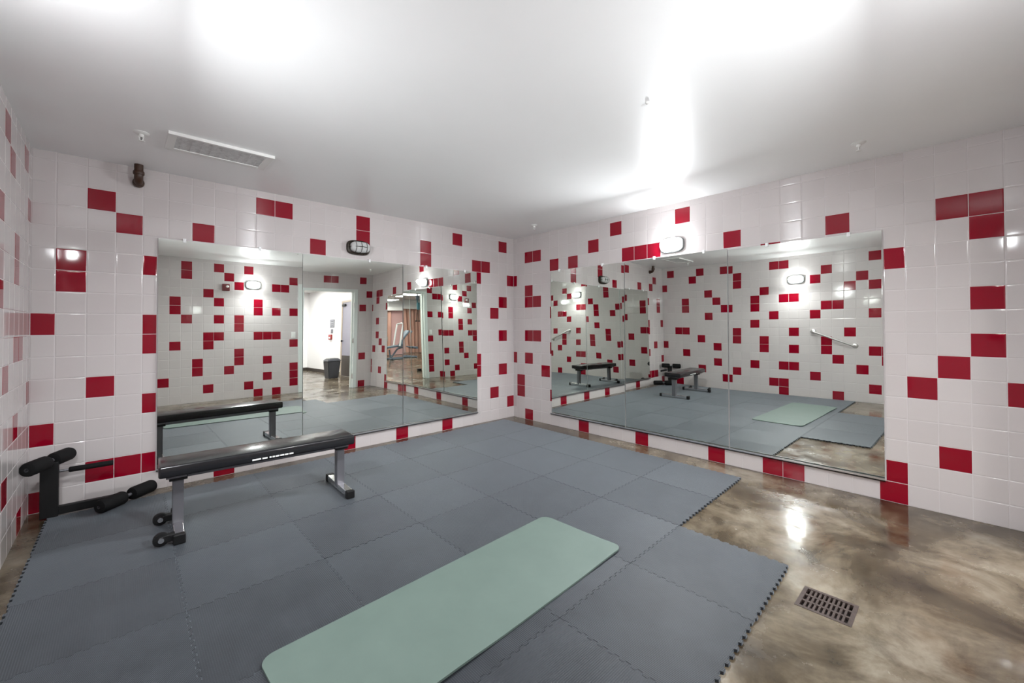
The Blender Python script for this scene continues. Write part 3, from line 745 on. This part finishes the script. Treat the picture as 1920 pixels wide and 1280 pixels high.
def panel_light(x0, x1, y0, y1, z, label):
    t = thing('ceiling_light', label, 'ceiling light', W((x0+x1)/2, (y0+y1)/2, z), 'white light panels beyond the doorway')
    bm = NB(); box(bm, W(x0-0.2, y0-0.2, z-0.25), W(x1+0.2, y1+0.2, z)); obj('frame', bm, 'plastic', t)
    bm = NB(); box(bm, W(x0, y0, z-0.30), W(x1, y1, z-0.25)); obj('diffuser', bm, 'panel_glow', t)
for (x0_, x1_, y0_, y1_, lb) in ((-6, -2, -44, -36, 'glowing white ceiling light panel in the corridor just past the doorway'),
        (-6, -2, -62, -54, 'glowing white ceiling light panel at the far end of the corridor'),
        (-28, -22, -50, -46, 'glowing white ceiling light panel in the gym, first past the doorway'),
        (-30, -24, -70, -66, 'glowing white ceiling light panel above the white and slate machine'),
        (-46, -40, -60, -56, 'glowing white ceiling light panel over the open gym floor'),
        (-30, -24, -84, -80, 'glowing white ceiling light panel in front of the salmon curtains')):
    panel_light(x0_, x1_, y0_, y1_, GC, lb)

def pleated(name, x0, x1, y, z0, z1, mt, label, n, amp):
    bm = NB(); N = n*8; lo, hi = [], []
    for k in range(N+1):
        x = x0+(x1-x0)*k/N; yy = y+amp*math.sin(2*math.pi*k/8)
        lo.append(bm.verts.new(W(x, yy, z0))); hi.append(bm.verts.new(W(x, yy, z1)))
    for k in range(N): bm.faces.new((lo[k], lo[k+1], hi[k+1], hi[k]))
    r = bmesh.ops.solidify(bm, geom=list(bm.faces), thickness=0.004)
    return tag(obj(name, bm, mt, smooth=60), label, 'curtain')
pleated('curtain', -32.5, -24, GY0+0.9, FLOOR+0.1, 7.2, 'curtain', 'salmon curtain hanging beside the rose panel at the gym end', 7, 0.35)
pleated('curtain', -48, -38, GY0+0.9, FLOOR+0.1, 7.2, 'curtain', 'wide salmon curtain at the far end of the gym', 8, 0.35)
bm = NB(); box(bm, W(-38, GY0+0.25, FLOOR+0.1), W(-32.5, GY0, 7.2)); tag(obj('wall_panel', bm, 'curtain2'), 'rose coloured wall panel between the two salmon curtains', 'panel')
bm = NB(); box(bm, W(-50, GY0+2.0, 7.2), W(-20, GY0, 8.3)); tag(obj('curtain_pelmet', bm, 'white_paint'), 'long white box pelmet above the salmon curtains', 'pelmet')

mc = thing('exercise_machine', 'padded white and slate exercise machine out in the gym', 'exercise machine', W(-27.5, -73.5, FLOOR))
o0 = W(-27.5, -73.5, FLOOR)
def V(x, y, z): return o0+Vector((x, y, z))
bm = NB(); sweep(bm, [V(-0.55, -0.25, 0.03), V(0.60, -0.25, 0.03)], 0.03, 10); sweep(bm, [V(-0.55, 0.25, 0.03), V(0.60, 0.25, 0.03)], 0.03, 10); sweep(bm, [V(-0.5, -0.4, 0.03), V(-0.5, 0.4, 0.03)], 0.03, 10); sweep(bm, [V(0.5, -0.4, 0.03), V(0.5, 0.4, 0.03)], 0.03, 10); obj('base_frame', bm, 'steel_blue', mc, smooth=50)
bm = NB(); sweep(bm, [V(0.45, 0, 0.03), V(0.15, 0, 0.42), V(-0.1, 0, 0.48)], 0.035, 10); sweep(bm, [V(0.45, 0, 0.05), V(0.5, 0, 0.40)], 0.03, 10); obj('support', bm, 'steel_blue', mc, smooth=50)
bm = NB(); box(bm, (-0.24, -0.15, -0.04), (0.24, 0.15, 0.04), 0.02); bmesh.ops.rotate(bm, verts=bm.verts, matrix=Matrix.Rotation(math.radians(6), 3, 'Y')); bmesh.ops.translate(bm, verts=bm.verts, vec=V(0.42, 0, 0.52)); obj('seat', bm, 'steel_blue', mc, smooth=40)
bm = NB(); box(bm, (-0.42, -0.15, -0.04), (0.42, 0.15, 0.04), 0.02); bmesh.ops.rotate(bm, verts=bm.verts, matrix=Matrix.Rotation(math.radians(48), 3, 'Y')); bmesh.ops.translate(bm, verts=bm.verts, vec=V(-0.18, 0, 0.80)); obj('backrest', bm, 'steel_blue', mc, smooth=40)
bm = NB(); sweep(bm, [V(0.18, 0.26, 0.55), V(0.12, 0.26, 1.0), V(0.04, 0.26, 1.46)], 0.035, 12); obj('lever_arm', bm, 'white_metal', mc, smooth=50)
bm = NB(); sweep(bm, [V(0.18, -0.26, 0.55), V(0.12, -0.26, 1.0), V(0.04, -0.26, 1.46)], 0.035, 12); obj('lever_arm', bm, 'white_metal', mc, smooth=50)
bm = NB(); sweep(bm, [V(0.04, -0.26, 1.46), V(-0.02, 0, 1.50), V(0.04, 0.26, 1.46)], 0.03, 10); obj('handle', bm, 'white_metal', mc, smooth=50)
bm = NB(); sweep(bm, [V(-0.35, 0, 0.45), V(-0.62, 0, 0.40)], 0.03, 10); sweep(bm, [V(-0.62, -0.22, 0.40), V(-0.62, 0.22, 0.40)], 0.05, 14); obj('leg_roller', bm, 'steel_blue', mc, smooth=50)

SX, SY = -16.9, -46.0
ss = thing('suspension_strap', 'teal suspension strap with looped handles hanging from the gym ceiling', 'exercise strap', W(SX, SY, GC))
bm = NB(); box(bm, W(SX-0.12, SY-0.05, 6.4), W(SX+0.12, SY+0.05, GC)); obj('strap', bm, 'teal', ss)
bm = NB(); box(bm, W(SX-0.45, SY-0.15, 7.0), W(SX+0.35, SY+0.15, 7.8), 0.02); obj('pulley', bm, 'steel_blue', ss)
bm = NB(); box(bm, W(SX-0.5, SY-0.15, 4.95), W(SX+0.1, SY+0.15, 6.4), 0.01); obj('pouch', bm, 'teal', ss)
for s_ in (-1, 1):
    bm = NB(); sweep(bm, [W(SX-0.1, SY, 4.95), W(SX-0.05+s_*0.25, SY, 4.0), W(SX+s_*0.3, SY, 2.7)], 0.008, 8); sweep(bm, [W(SX+s_*0.12, SY, 2.6), W(SX+s_*0.5, SY, 2.6)], 0.018, 12); obj('handle_loop', bm, 'black', ss, smooth=50)
bm = NB(); box(bm, W(-14.3, -41.1, FLOOR), W(-13.6, -40.6, FLOOR+0.45), 0.008); tag(obj('rubber_block', bm, 'black'), 'small black rubber block on the floor past the doorway', 'rubber block')
